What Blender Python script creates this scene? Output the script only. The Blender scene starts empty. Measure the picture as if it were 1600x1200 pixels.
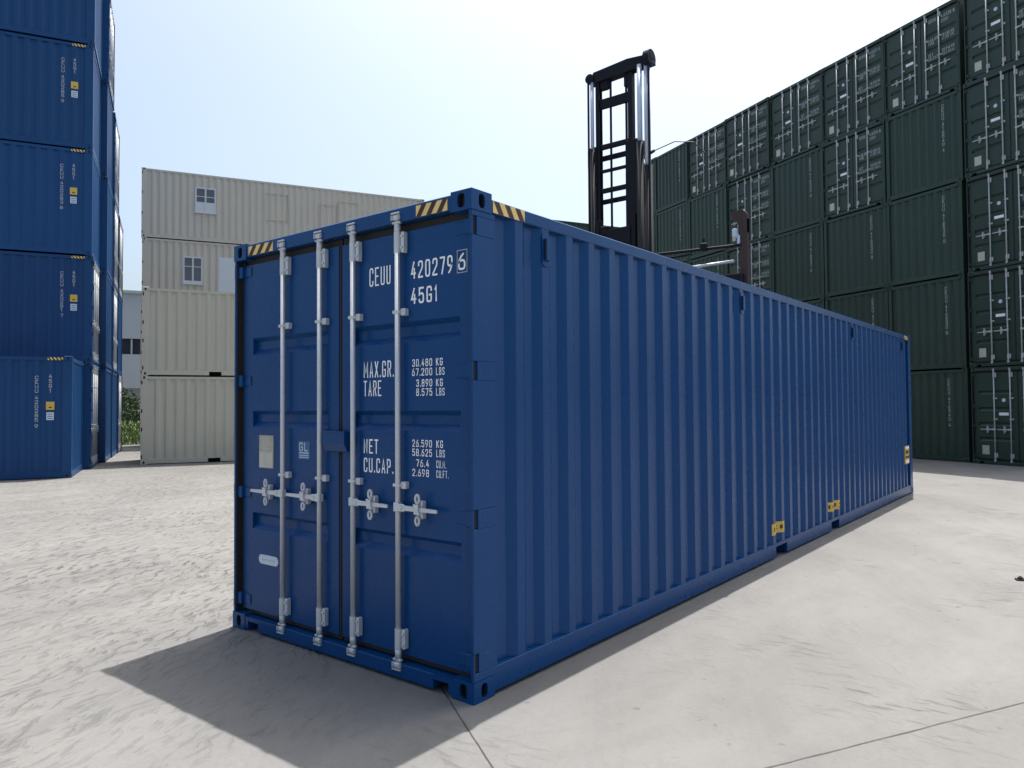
import bpy, bmesh, math, random
from mathutils import Vector, Matrix
random.seed(7)
scene = bpy.context.scene
COL = scene.collection
R = math.radians

# ------------------------------------------------------------------ camera
cam_data = bpy.data.cameras.new("camera")
cam = bpy.data.objects.new("camera", cam_data)
COL.objects.link(cam)
cr = Vector((0.7825905, 0.62250043, -0.00673247))
cu = Vector((0.02261462, -0.01761973, 0.99958898))
cf = Vector((-0.62212595, 0.78242109, 0.02786664))
m = Matrix((cr, cu, -cf)).transposed().to_4x4()
m.translation = Vector((2.765307, -3.122015, 1.66667))
cam.matrix_world = m
cam_data.sensor_width = 36.0
cam_data.lens = 26.12325
cam_data.clip_start = 0.05
cam_data.clip_end = 4000
scene.camera = cam

# ------------------------------------------------------------------ light
SUN = Vector((-0.0609, 0.3359, 0.9399)).normalized()
world = bpy.data.worlds.new("World")
scene.world = world
world.use_nodes = True
wn = world.node_tree
bg = wn.nodes["Background"]
sky = wn.nodes.new("ShaderNodeTexSky")
sky.sky_type = 'NISHITA'
sky.sun_disc = False
sky.sun_elevation = math.asin(SUN.z)
sky.sun_rotation = math.atan2(SUN.x, SUN.y)
sky.altitude = 0
sky.air_density = 0.8
sky.dust_density = 5.5
sky.ozone_density = 0.6
tint = wn.nodes.new("ShaderNodeMix")          # hazy, slightly greenish summer air
tint.data_type = 'RGBA'
tint.blend_type = 'MULTIPLY'
tint.inputs[0].default_value = 1.0
tint.inputs[7].default_value = (0.97, 1.02, 0.985, 1)
wn.links.new(sky.outputs[0], tint.inputs[6])
wn.links.new(tint.outputs[2], bg.inputs[0])
bg.inputs[1].default_value = 0.15
sd = bpy.data.lights.new("sun", 'SUN')
sd.energy = 4.4
sd.angle = R(0.5)
sd.color = (1.0, 0.95, 0.885)
sun = bpy.data.objects.new("sun", sd)
COL.objects.link(sun)
sun.rotation_euler = (-SUN).to_track_quat('-Z', 'Y').to_euler()
sun.location = (0, 0, 40)
vs = scene.view_settings
vs.view_transform = 'Standard'
vs.look = 'None'
vs.exposure = 0.80
vs.gamma = 1.0
vs.use_curve_mapping = False


# ------------------------------------------------------------------ materials
def new_mat(name):
    mt = bpy.data.materials.new(name)
    mt.use_nodes = True
    nt = mt.node_tree
    return mt, nt, nt.nodes, nt.links, nt.nodes["Principled BSDF"]


def noise(nt, vec, scale, detail=4.0, rough=0.55, sc=None):
    n = nt.nodes.new("ShaderNodeTexNoise")
    n.inputs["Scale"].default_value = scale
    n.inputs["Detail"].default_value = detail
    n.inputs["Roughness"].default_value = rough
    if sc is not None:
        mp = nt.nodes.new("ShaderNodeMapping")
        mp.vector_type = 'TEXTURE'               # rotate first, then stretch
        mp.inputs["Scale"].default_value = tuple(1 / q for q in sc[0])
        mp.inputs["Rotation"].default_value = sc[1]
        nt.links.new(vec, mp.inputs["Vector"])
        vec = mp.outputs["Vector"]
    nt.links.new(vec, n.inputs["Vector"])
    return n.outputs["Fac"]


def ramp(nt, fac, a, b, ca=(0, 0, 0, 1), cb=(1, 1, 1, 1)):
    r = nt.nodes.new("ShaderNodeValToRGB")
    r.color_ramp.elements[0].position = a
    r.color_ramp.elements[1].position = b
    r.color_ramp.elements[0].color = ca
    r.color_ramp.elements[1].color = cb
    nt.links.new(fac, r.inputs[0])
    return r.outputs[0]


def mix(nt, fac, a, b, mode='MIX'):
    x = nt.nodes.new("ShaderNodeMix")
    x.data_type = 'RGBA'
    x.blend_type = mode
    for s, v in ((x.inputs[0], fac), (x.inputs[6], a), (x.inputs[7], b)):
        if isinstance(v, (int, float)):
            s.default_value = v
        elif isinstance(v, tuple):
            s.default_value = v if len(v) == 4 else (*v, 1)
        else:
            nt.links.new(v, s)
    return x.outputs[2]


def math_n(nt, op, a, b=0.0, c=0.0):
    x = nt.nodes.new("ShaderNodeMath")
    x.operation = op
    for s, v in zip(x.inputs, (a, b, c)):
        if isinstance(v, (int, float)):
            s.default_value = v
        else:
            nt.links.new(v, s)
    return x.outputs[0]


def paint(name, col, rough=0.38, var=0.12, dirt=0.25, dirt_col=(0.10, 0.09, 0.08), bump=0.06, spec=0.5):
    mt, nt, nd, lk, p = new_mat(name)
    geo = nd.new("ShaderNodeNewGeometry")
    pos = geo.outputs["Position"]
    n1 = noise(nt, pos, 0.9, 5)
    n2 = noise(nt, pos, 7.0, 6, 0.65)
    n3 = noise(nt, pos, 1.0, 5, 0.6, ((5, 5, 0.35), (0, 0, 0)))     # rain streaks run down the sheets
    lo = tuple(c * (1 - var) for c in col)
    hi = tuple(min(1, c * (1 + var)) for c in col)
    base = mix(nt, n1, lo, hi)
    d = ramp(nt, n3, 0.56, 0.85)
    d2 = ramp(nt, n2, 0.55, 0.9)
    dm = math_n(nt, 'MULTIPLY', math_n(nt, 'ADD', math_n(nt, 'MULTIPLY', d, 0.7), math_n(nt, 'MULTIPLY', d2, 0.5)), dirt)
    base = mix(nt, dm, base, dirt_col)
    lk.new(base, p.inputs["Base Color"])
    rr = math_n(nt, 'MULTIPLY_ADD', n2, 0.22, rough - 0.11)
    lk.new(rr, p.inputs["Roughness"])
    p.inputs["Specular IOR Level"].default_value = spec
    bp = nd.new("ShaderNodeBump")
    bp.inputs["Strength"].default_value = bump
    bp.inputs["Distance"].default_value = 0.05
    n4 = noise(nt, pos, 3.0, 3)
    lk.new(n4, bp.inputs["Height"])
    lk.new(bp.outputs[0], p.inputs["Normal"])
    return mt


def flat(name, col, rough=0.5, metal=0.0, var=0.1, scale=12.0, spec=0.5):
    mt, nt, nd, lk, p = new_mat(name)
    geo = nd.new("ShaderNodeNewGeometry")
    n1 = noise(nt, geo.outputs["Position"], scale, 5, 0.6)
    base = mix(nt, n1, tuple(c * (1 - var) for c in col), tuple(min(1, c * (1 + var)) for c in col))
    lk.new(base, p.inputs["Base Color"])
    p.inputs["Roughness"].default_value = rough
    p.inputs["Metallic"].default_value = metal
    p.inputs["Specular IOR Level"].default_value = spec
    return mt


BLUE = paint("blue_paint", (0.0030, 0.051, 0.172), 0.29, 0.08, 0.025, (0.03, 0.08, 0.16), spec=0.22)
BLUE2 = paint("weathered_blue_paint", (0.0034, 0.051, 0.163), 0.40, 0.12, 0.16, (0.05, 0.09, 0.17), spec=0.3)
GREEN = paint("dark_green_paint", (0.019, 0.048, 0.034), 0.45, 0.14, 0.18, (0.06, 0.07, 0.065))
BEIGE = paint("beige_paint", (0.50, 0.468, 0.368), 0.5, 0.06, 0.30, (0.26, 0.23, 0.18))
BEIGE2 = paint("faded_beige_paint", (0.56, 0.520, 0.435), 0.55, 0.06, 0.30, (0.3, 0.27, 0.22))
STEEL = flat("galvanised_steel", (0.58, 0.60, 0.62), 0.45, 0.3, 0.18, 30)
STEELD = flat("weathered_steel", (0.46, 0.48, 0.49), 0.5, 0.15, 0.2, 20)
WHITE = flat("white_lettering", (0.90, 0.91, 0.92), 0.5, 0, 0.06)
WHITEOLD = flat("worn_white_lettering", (0.46, 0.49, 0.49), 0.6, 0, 0.25, 9)
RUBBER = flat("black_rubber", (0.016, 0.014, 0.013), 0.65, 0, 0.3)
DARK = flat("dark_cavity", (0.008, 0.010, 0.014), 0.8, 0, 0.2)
YELLOW = flat("yellow_sticker", (0.62, 0.42, 0.07), 0.5, 0, 0.12, 20)
HAZY = flat("hazard_yellow", (0.78, 0.56, 0.19), 0.5, 0, 0.15, 20)
HAZD = flat("hazard_brown", (0.045, 0.014, 0.008), 0.5, 0, 0.2, 20)
MAST = paint("dark_mast_paint", (0.008, 0.009, 0.014), 0.55, 0.2, 0.2, (0.025, 0.018, 0.018), spec=0.2)
RUST = paint("rusty_brown_paint", (0.045, 0.022, 0.018), 0.6, 0.25, 0.4, (0.10, 0.05, 0.03))
CHROME = flat("chrome", (0.55, 0.62, 0.74), 0.5, 0.25, 0.03)
PLATE = flat("data_plate", (0.40, 0.38, 0.30), 0.45, 0.3, 0.25, 14)
PLATE2 = flat("data_plate_light", (0.52, 0.50, 0.42), 0.45, 0.2, 0.2, 14)
LABELB = flat("pale_blue_label", (0.55, 0.64, 0.72), 0.45, 0, 0.1, 20)
MARKB = flat("mid_blue_backing", (0.03, 0.12, 0.27), 0.5, 0, 0.1)
FRAMEW = flat("white_window_frame", (0.62, 0.66, 0.68), 0.4, 0, 0.06)
CLAD = paint("pale_grey_cladding", (0.36, 0.40, 0.425), 0.5, 0.05, 0.1, (0.3, 0.33, 0.35))
GLASSD = flat("dark_window", (0.03, 0.035, 0.04), 0.15, 0, 0.3, 2)
PANEG = flat("window_pane", (0.11, 0.12, 0.135), 0.12, 0, 0.2, 3)
TYRE = flat("tyre_rubber", (0.02, 0.02, 0.02), 0.8, 0, 0.3)


def ground_mat():
    mt, nt, nd, lk, p = new_mat("concrete")
    geo = nd.new("ShaderNodeNewGeometry")
    pos = geo.outputs["Position"]
    big = noise(nt, pos, 0.16, 5, 0.55)
    mid = noise(nt, pos, 0.9, 6, 0.6)
    fine = noise(nt, pos, 22.0, 6, 0.7)
    c = mix(nt, ramp(nt, big, 0.3, 0.72), (0.145, 0.144, 0.143), (0.203, 0.202, 0.199))
    c = mix(nt, math_n(nt, 'MULTIPLY', ramp(nt, mid, 0.42, 0.75), 0.45), c, (0.122, 0.124, 0.125))
    c = mix(nt, math_n(nt, 'MULTIPLY', ramp(nt, fine, 0.35, 0.8), 0.25), c, (0.10, 0.098, 0.093))
    # warped coordinates for the tool and tyre scrapes
    wrp = nd.new("ShaderNodeTexNoise")
    wrp.inputs["Scale"].default_value = 0.8
    wrp.inputs["Detail"].default_value = 3
    lk.new(pos, wrp.inputs["Vector"])
    wr2 = nd.new("ShaderNodeTexNoise")
    wr2.inputs["Scale"].default_value = 6.0
    lk.new(pos, wr2.inputs["Vector"])
    va = nd.new("ShaderNodeVectorMath")
    va.operation = 'SCALE'
    lk.new(wrp.outputs["Color"], va.inputs[0])
    va.inputs["Scale"].default_value = 0.38
    vb = nd.new("ShaderNodeVectorMath")
    vb.operation = 'ADD'
    lk.new(pos, vb.inputs[0])
    v2 = nd.new("ShaderNodeVectorMath")
    v2.operation = 'MULTIPLY_ADD'
    lk.new(wr2.outputs["Color"], v2.inputs[0])
    v2.inputs[1].default_value = (.09, .09, 0)
    lk.new(va.outputs[0], v2.inputs[2])
    lk.new(v2.outputs[0], vb.inputs[1])
    # trowel chatter: short thin ripples, turning slowly across the yard
    s1 = noise(nt, vb.outputs[0], 1.0, 3, 0.5, ((5.0, 19.0, 1), (0, 0, R(126))))
    s2 = noise(nt, vb.outputs[0], 1.0, 3, 0.5, ((6.0, 24.0, 1), (0, 0, R(102))))
    s5 = noise(nt, vb.outputs[0], 1.0, 3, 0.55, ((4.2, 17.0, 1), (0, 0, R(2))))
    # rough, scraped half of the yard: west of the near joint line; smoother slab to the east
    dp = nd.new("ShaderNodeVectorMath")
    dp.operation = 'DOT_PRODUCT'
    lk.new(pos, dp.inputs[0])
    dp.inputs[1].default_value = (-0.543, -0.839, 0)
    mn = noise(nt, pos, 0.45, 4, 0.6)
    west = nd.new("ShaderNodeSeparateXYZ")
    lk.new(pos, west.inputs[0])
    wmask = math_n(nt, 'ADD', math_n(nt, 'MULTIPLY', west.outputs[0], -0.42), math_n(nt, 'MULTIPLY_ADD', mn, 1.6, -0.9))
    wcl = nd.new("ShaderNodeClamp")
    lk.new(wmask, wcl.inputs[0])
    wcl.inputs[1].default_value = 0.10
    mask = wcl.outputs[0]
    m1 = ramp(nt, s1, 0.55, 0.66)
    m2 = ramp(nt, s2, 0.555, 0.67)
    m5 = ramp(nt, s5, 0.545, 0.66)
    cl = ramp(nt, noise(nt, pos, 0.55, 4, 0.6), 0.47, 0.66)
    east = nd.new("ShaderNodeClamp")
    lk.new(math_n(nt, 'MULTIPLY_ADD', west.outputs[0], 0.6, 0.3), east.inputs[0])
    s3 = noise(nt, vb.outputs[0], 1.0, 6, 0.68, ((0.28, 1.7, 1), (0, 0, R(118))))
    c = mix(nt, math_n(nt, 'MULTIPLY', ramp(nt, s3, 0.46, 0.70), 0.50), c, (0.116, 0.118, 0.118))
    s4 = noise(nt, vb.outputs[0], 1.0, 6, 0.68, ((0.4, 1.5, 1), (0, 0, R(80))))
    c = mix(nt, math_n(nt, 'MULTIPLY', ramp(nt, s4, 0.5, 0.8), 0.40), c, (0.228, 0.227, 0.225))
    # ripples come in patches and die out towards the far, more travelled part of the yard
    patch = ramp(nt, noise(nt, pos, 0.42, 5, 0.62), 0.36, 0.62)
    far = nd.new("ShaderNodeClamp")
    lk.new(math_n(nt, 'MULTIPLY_ADD', dp.outputs["Value"], -0.13, 1.45), far.inputs[0])
    far.inputs[1].default_value = 0.12
    mw = math_n(nt, 'MULTIPLY', math_n(nt, 'MAXIMUM', m1, math_n(nt, 'MULTIPLY', m2, 0.8)), mask)
    mw = math_n(nt, 'MULTIPLY', mw, math_n(nt, 'MULTIPLY', far.outputs[0], math_n(nt, 'MULTIPLY_ADD', patch, 0.62, 0.38)))
    # long curved drag marks
    s6 = noise(nt, vb.outputs[0], 1.0, 5, 0.6, ((0.16, 2.6, 1), (0, 0, R(121))))
    dr = math_n(nt, 'MULTIPLY', ramp(nt, s6, 0.585, 0.68), mask)
    c = mix(nt, math_n(nt, 'MULTIPLY', dr, 0.30), c, (0.075, 0.074, 0.072))
    s7 = noise(nt, vb.outputs[0], 1.0, 5, 0.6, ((0.12, 1.3, 1), (0, 0, R(96))))
    c = mix(nt, math_n(nt, 'MULTIPLY', math_n(nt, 'MULTIPLY', ramp(nt, s7, 0.52, 0.66), mask), 0.35), c, (0.105, 0.107, 0.108))
    me_ = math_n(nt, 'MULTIPLY', math_n(nt, 'MULTIPLY', m5, cl), math_n(nt, 'MULTIPLY', east.outputs[0], 0.85))
    mk = math_n(nt, 'MAXIMUM', mw, me_)
    c = mix(nt, math_n(nt, 'MULTIPLY', mk, 0.80), c, (0.052, 0.052, 0.052))
    pits = ramp(nt, noise(nt, vb.outputs[0], 8.5, 2, 0.45), 0.735, 0.775)
    c = mix(nt, math_n(nt, 'MULTIPLY', pits, 0.5), c, (0.045, 0.045, 0.046))
    grit = ramp(nt, noise(nt, pos, 70.0, 3, 0.6), 0.40, 0.72)
    c = mix(nt, math_n(nt, 'MULTIPLY', grit, 0.16), c, (0.10, 0.098, 0.092))
    # darker oily stains
    st = ramp(nt, noise(nt, pos, 0.55, 5, 0.65), 0.6, 0.82)
    c = mix(nt, math_n(nt, 'MULTIPLY', st, 0.40), c, (0.098, 0.096, 0.09))
    sp = ramp(nt, noise(nt, pos, 11.0, 2, 0.4), 0.745, 0.78)
    c = mix(nt, math_n(nt, 'MULTIPLY', sp, 0.5), c, (0.08, 0.072, 0.065))
    # two slab joints
    jn = noise(nt, pos, 2.2, 5, 0.7)
    off = math_n(nt, 'MULTIPLY_ADD', jn, 0.022, -0.011)
    wv = noise(nt, pos, 6.0, 3, 0.6)
    lines = None
    for nx, ny, cc, w in ((0.543, 0.839, -0.110, 0.0048), (0.881, -0.472, 1.209, 0.0056)):
        d = nd.new("ShaderNodeVectorMath")
        d.operation = 'DOT_PRODUCT'
        lk.new(pos, d.inputs[0])
        d.inputs[1].default_value = (nx, ny, 0)
        v = math_n(nt, 'ABSOLUTE', math_n(nt, 'ADD', math_n(nt, 'SUBTRACT', d.outputs["Value"], cc), off))
        ww = math_n(nt, 'MULTIPLY', math_n(nt, 'ADD', wv, 0.4), w * 1.2)
        ln = math_n(nt, 'LESS_THAN', v, ww)
        lines = ln if lines is None else math_n(nt, 'MAXIMUM', lines, ln)
    c = mix(nt, math_n(nt, 'MULTIPLY', lines, 0.9), c, (0.045, 0.041, 0.038))
    lk.new(c, p.inputs["Base Color"])
    p.inputs["Roughness"].default_value = 0.85
    p.inputs["Specular IOR Level"].default_value = 0.25
    h = math_n(nt, 'SUBTRACT', math_n(nt, 'MULTIPLY', fine, 0.25), math_n(nt, 'MULTIPLY', mk, 0.9))
    h = math_n(nt, 'SUBTRACT', h, math_n(nt, 'MULTIPLY', lines, 1.0))
    h = math_n(nt, 'ADD', h, math_n(nt, 'MULTIPLY', mid, 0.6))
    bp = nd.new("ShaderNodeBump")
    bp.inputs["Strength"].default_value = 0.55
    bp.inputs["Distance"].default_value = 0.03
    lk.new(h, bp.inputs["Height"])
    lk.new(bp.outputs[0], p.inputs["Normal"])
    return mt


def leaf_mat(name, a, b):
    mt, nt, nd, lk, p = new_mat(name)
    geo = nd.new("ShaderNodeNewGeometry")
    n1 = noise(nt, geo.outputs["Position"], 2.5, 4)
    n2 = noise(nt, geo.outputs["Position"], 30.0, 2)
    c = mix(nt, math_n(nt, 'MULTIPLY_ADD', n2, 0.5, math_n(nt, 'MULTIPLY', n1, 0.5)), a, b)
    lk.new(c, p.inputs["Base Color"])
    p.inputs["Roughness"].default_value = 0.55
    return mt


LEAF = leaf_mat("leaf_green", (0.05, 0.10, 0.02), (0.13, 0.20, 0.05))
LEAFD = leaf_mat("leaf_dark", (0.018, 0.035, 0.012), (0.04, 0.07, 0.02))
BARK = flat("bark", (0.10, 0.075, 0.05), 0.9, 0, 0.3)
CONC = ground_mat()


# ------------------------------------------------------------------ mesh builder
class MB:
    def __init__(self):
        self.v = []
        self.f = []
        self.mi = []

    def add(self, verts, faces, mi=0):
        o = len(self.v)
        self.v += [tuple(p) for p in verts]
        for f in faces:
            self.f.append(tuple(i + o for i in f))
            self.mi.append(mi)

    def box(self, x0, x1, y0, y1, z0, z1, mi=0, b=0.0):
        if x0 > x1: x0, x1 = x1, x0
        if y0 > y1: y0, y1 = y1, y0
        if z0 > z1: z0, z1 = z1, z0
        b = min(b, (x1 - x0) * .45, (y1 - y0) * .45, (z1 - z0) * .45)
        if b <= 0:
            vs_ = [(x, y, z) for z in (z0, z1) for y in (y0, y1) for x in (x0, x1)]
            self.add(vs_, [(0, 2, 3, 1), (4, 5, 7, 6), (0, 1, 5, 4), (2, 6, 7, 3), (0, 4, 6, 2), (1, 3, 7, 5)], mi)
            return
        # chamfered box: three corner points per corner
        V, idx = [], {}
        for sx in (0, 1):
            for sy in (0, 1):
                for sz in (0, 1):
                    X = (x0, x1)[sx]; Y = (y0, y1)[sy]; Z = (z0, z1)[sz]
                    dx = b if sx == 0 else -b; dy = b if sy == 0 else -b; dz = b if sz == 0 else -b
                    for k, q in enumerate(((X, Y + dy, Z + dz), (X + dx, Y, Z + dz), (X + dx, Y + dy, Z))):
                        idx[(sx, sy, sz, k)] = len(V)
                        V.append(q)
        F = []
        g = lambda *a: idx[a]
        for s in (0, 1):
            q = [g(s, 0, 0, 0), g(s, 1, 0, 0), g(s, 1, 1, 0), g(s, 0, 1, 0)]
            F.append(q if s else q[::-1])
            q = [g(0, s, 0, 1), g(0, s, 1, 1), g(1, s, 1, 1), g(1, s, 0, 1)]
            F.append(q if s else q[::-1])
            q = [g(0, 0, s, 2), g(1, 0, s, 2), g(1, 1, s, 2), g(0, 1, s, 2)]
            F.append(q if s else q[::-1])
        for a in (0, 1):
            for c in (0, 1):
                q = [g(0, a, c, 1), g(1, a, c, 1), g(1, a, c, 2), g(0, a, c, 2)]
                F.append(q if (a == c) else q[::-1])
                q = [g(a, 0, c, 0), g(a, 1, c, 0), g(a, 1, c, 2), g(a, 0, c, 2)]
                F.append(q[::-1] if (a == c) else q)
                q = [g(a, c, 0, 0), g(a, c, 1, 0), g(a, c, 1, 1), g(a, c, 0, 1)]
                F.append(q if (a == c) else q[::-1])
                for e in (0, 1):
                    t = [g(a, c, e, 0), g(a, c, e, 1), g(a, c, e, 2)]
                    F.append(t if (a + c + e) % 2 else t[::-1])
        self.add(V, F, mi)

    def tube(self, p, q, r, n=12, mi=0, r2=None, caps=True):
        p = Vector(p); q = Vector(q)
        d = (q - p).normalized()
        a = d.orthogonal().normalized()
        b = d.cross(a)
        r2 = r if r2 is None else r2
        V = []
        for c, rr in ((p, r), (q, r2)):
            for i in range(n):
                t = 2 * math.pi * i / n
                V.append(c + a * (rr * math.cos(t)) + b * (rr * math.sin(t)))
        F = [(i, (i + 1) % n, n + (i + 1) % n, n + i) for i in range(n)]
        if caps:
            F += [tuple(range(n))[::-1], tuple(range(n, 2 * n))]
        self.add(V, F, mi)

    def prism(self, pts, axis, a0, a1, mi=0):
        """pts: 2-D outline; axis 'x','y','z' is the extrusion axis"""
        def put(u, w, a):
            return {'x': (a, u, w), 'y': (u, a, w), 'z': (u, w, a)}[axis]
        n = len(pts)
        V = [put(u, w, a0) for u, w in pts] + [put(u, w, a1) for u, w in pts]
        F = [(i, (i + 1) % n, n + (i + 1) % n, n + i) for i in range(n)] + [tuple(range(n))[::-1], tuple(range(n, 2 * n))]
        self.add(V, F, mi)

    def build(self, name, mats, parent=None, fix=True, smooth=False):
        me = bpy.data.meshes.new(name)
        me.from_pydata(self.v, [], self.f)
        if not isinstance(mats, (list, tuple)):
            mats = [mats]
        for mt in mats:
            me.materials.append(mt)
        for pl, i in zip(me.polygons, self.mi):
            pl.material_index = i
        if fix:
            bm = bmesh.new()
            bm.from_mesh(me)
            bmesh.ops.recalc_face_normals(bm, faces=bm.faces)
            bm.to_mesh(me)
            bm.free()
        if smooth:
            for pl in me.polygons:
                pl.use_smooth = len(pl.vertices) == 4
        o = bpy.data.objects.new(name, me)
        COL.objects.link(o)
        if parent is not None:
            o.parent = parent
        return o


def tag(o, label=None, cat=None, group=None, kind=None):
    if label: o["label"] = label
    if cat: o["category"] = cat
    if group: o["group"] = group
    if kind: o["kind"] = kind
    return o


def thing(name, loc=(0, 0, 0), rz=0.0):
    o = bpy.data.objects.new(name, None)
    o.empty_display_size = 0.3
    COL.objects.link(o)
    o.location = loc
    o.rotation_euler = (0, 0, rz)
    return o


def dup(o, parent=None):
    c = o.copy()
    COL.objects.link(c)
    c.parent = parent
    for ch in list(o.children):
        dup(ch, c)
    return c


# ------------------------------------------------------------------ lettering
# condensed painted letters drawn as strokes of even width, on a 1 x 1 cell
def _o(x0, y0, x1, y1, r=.22):
    """closed rounded loop"""
    q = r * .55
    return [(x0 + r, y0), (x1 - r, y0), (x1 - q * .5, y0 + q * .5), (x1, y0 + q * 1.4), (x1, y1 - q * 1.4), (x1 - q * .5, y1 - q * .5),
            (x1 - r, y1), (x0 + r, y1), (x0 + q * .5, y1 - q * .5), (x0, y1 - q * 1.4), (x0, y0 + q * 1.4), (x0 + q * .5, y0 + q * .5), (x0 + r, y0)]


_C = [(1, .76), (1, .88), (.9, .97), (.72, 1), (.28, 1), (.1, .97), (0, .86), (0, .14), (.1, .03), (.28, 0), (.72, 0), (.9, .03), (1, .12), (1, .24)]
STROKES = {
    '0': [_o(0, 0, 1, 1)], 'O': [_o(0, 0, 1, 1)],
    '1': [[(.1, .78), (.55, 1), (.55, 0)]],
    '2': [[(0, .76), (0, .88), (.12, .98), (.3, 1), (.7, 1), (.9, .97), (1, .86), (1, .66), (.9, .55), (0, .08), (0, 0), (1, 0)]],
    '3': [[(0, .8), (.04, .93), (.28, 1), (.7, 1), (.92, .96), (1, .84), (1, .68), (.9, .55), (.7, .52), (.4, .52)], [(.7, .52), (.92, .47), (1, .34), (1, .14), (.9, .03), (.7, 0), (.28, 0), (.06, .05), (0, .2)]],
    '4': [[(.62, 1), (0, .28), (1, .28)], [(.74, .58), (.74, 0)]],
    '5': [[(.95, 1), (.05, 1), (.02, .55), (.3, .62), (.7, .62), (.92, .56), (1, .42), (1, .14), (.9, .03), (.7, 0), (.28, 0), (.06, .05), (0, .18)]],
    '6': [[(.74, 1), (.40, .86), (.10, .60), (0, .40), (0, .14), (.1, .03), (.3, 0), (.7, 0), (.9, .03), (1, .14), (1, .42), (.9, .54), (.7, .58), (.3, .58), (.02, .45)]],
    '7': [[(0, 1), (1, 1), (1, .9), (.4, 0)]],
    '8': [_o(.04, .53, .96, 1, .2), _o(0, 0, 1, .53, .22)],
    '9': [[(.26, 0), (.60, .14), (.90, .40), (1, .60), (1, .86), (.9, .97), (.7, 1), (.3, 1), (.1, .97), (0, .86), (0, .58), (.1, .46), (.3, .42), (.7, .42), (.98, .55)]],
    'A': [[(0, 0), (.5, 1), (1, 0)], [(.18, .3), (.82, .3)]],
    'B': [[(0, 0), (0, 1), (.7, 1), (.92, .95), (.96, .8), (.9, .58), (.7, .52), (0, .52)], [(.7, .52), (.94, .46), (1, .3), (.95, .06), (.72, 0), (0, 0)]],
    'C': [_C], 'G': [_C[:-1] + [(1, .45), (.58, .45)]],
    'E': [[(1, 1), (0, 1), (0, 0), (1, 0)], [(0, .52), (.8, .52)]],
    'F': [[(1, 1), (0, 1), (0, 0)], [(0, .52), (.8, .52)]],
    'K': [[(0, 0), (0, 1)], [(1, 1), (0, .42)], [(.32, .6), (1, 0)]],
    'L': [[(0, 1), (0, 0), (1, 0)]],
    'M': [[(0, 0), (0, 1), (.5, .3), (1, 1), (1, 0)]],
    'N': [[(0, 0), (0, 1), (1, 0), (1, 1)]],
    'P': [[(0, 0), (0, 1), (.7, 1), (.92, .96), (1, .85), (1, .6), (.92, .5), (.7, .46), (0, .46)]],
    'R': [[(0, 0), (0, 1), (.7, 1), (.92, .96), (1, .85), (1, .62), (.92, .52), (.7, .48), (0, .48)], [(.55, .48), (1, 0)]],
    'S': [[(1, .8), (.96, .93), (.72, 1), (.28, 1), (.08, .95), (0, .82), (.02, .66), (.16, .56), (.84, .45), (.98, .34), (1, .16), (.92, .04), (.72, 0), (.28, 0), (.05, .05), (0, .2)]],
    'T': [[(0, 1), (1, 1)], [(.5, 1), (.5, 0)]],
    'U': [[(0, 1), (0, .14), (.1, .03), (.28, 0), (.72, 0), (.9, .03), (1, .14), (1, 1)]],
    'X': [[(0, 0), (1, 1)], [(0, 1), (1, 0)]],
    '.': [[(0, 0), (0, .06)]],
}

def put_text(mb, s, place, u0, u1, v0, v1, mi=0, sw=.125):
    """paint the string s into the rectangle u0..u1 x v0..v1; place(u, v) -> 3-D point"""
    sgn = 1 if u1 >= u0 else -1
    hgt = v1 - v0
    lift = (Vector(place(1, 0)) - Vector(place(0, 0))).cross(Vector(place(0, 1)) - Vector(place(0, 0))) * sgn
    w = sw * hgt                                     # stroke width
    wid = lambda c: {'.': .20, ' ': .5, '1': .62, 'M': 1.25}.get(c, 1.0)
    gap = .42
    unit = abs(u1 - u0) / max(.3, sum(wid(c) + gap for c in s) - gap)
    w = min(w, unit * .27)
    x = 0.0
    for ci, c in enumerate(s):
        adv = wid(c) + gap
        cw = wid(c) * unit - w
        x0_ = x + w / 2
        li = 0
        for line in STROKES.get(c, []):
            li += 1
            P = [Vector((x0_ + p[0] * cw, v0 + w / 2 + p[1] * (hgt - w))) for p in line]
            closed = (P[0] - P[-1]).length < 1e-6
            if closed: P = P[:-1]
            n = len(P)
            L_, R_ = [], []
            for i in range(n):
                a = P[i] - P[i - 1] if (i or closed) else P[1] - P[0]
                b = P[(i + 1) % n] - P[i] if (i < n - 1 or closed) else P[-1] - P[-2]
                a = a.normalized(); b = b.normalized()
                t = (a + b)
                t = t.normalized() if t.length > 1e-5 else a
                nn = Vector((-t.y, t.x))
                k = 1 / max(.5, abs(nn.dot(Vector((-a.y, a.x)))))
                e = Vector((0, 0))
                if not closed and i == 0: e = -a * w * .45
                if not closed and i == n - 1: e = b * w * .45
                L_.append(P[i] + nn * (w / 2 * k) + e)
                R_.append(P[i] - nn * (w / 2 * k) + e)
            V = [Vector(place(u0 + sgn * q.x, q.y)) + lift * (.0004 * li) for q in L_ + R_]
            m_ = n if closed else n - 1
            mb.add(V, [(i, (i + 1) % n, n + (i + 1) % n, n + i) for i in range(m_)], mi)
        x += adv * unit


# ------------------------------------------------------------------ shipping container
W = 2.438
CW, CL, CH = 0.162, 0.178, 0.118      # corner casting


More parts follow.
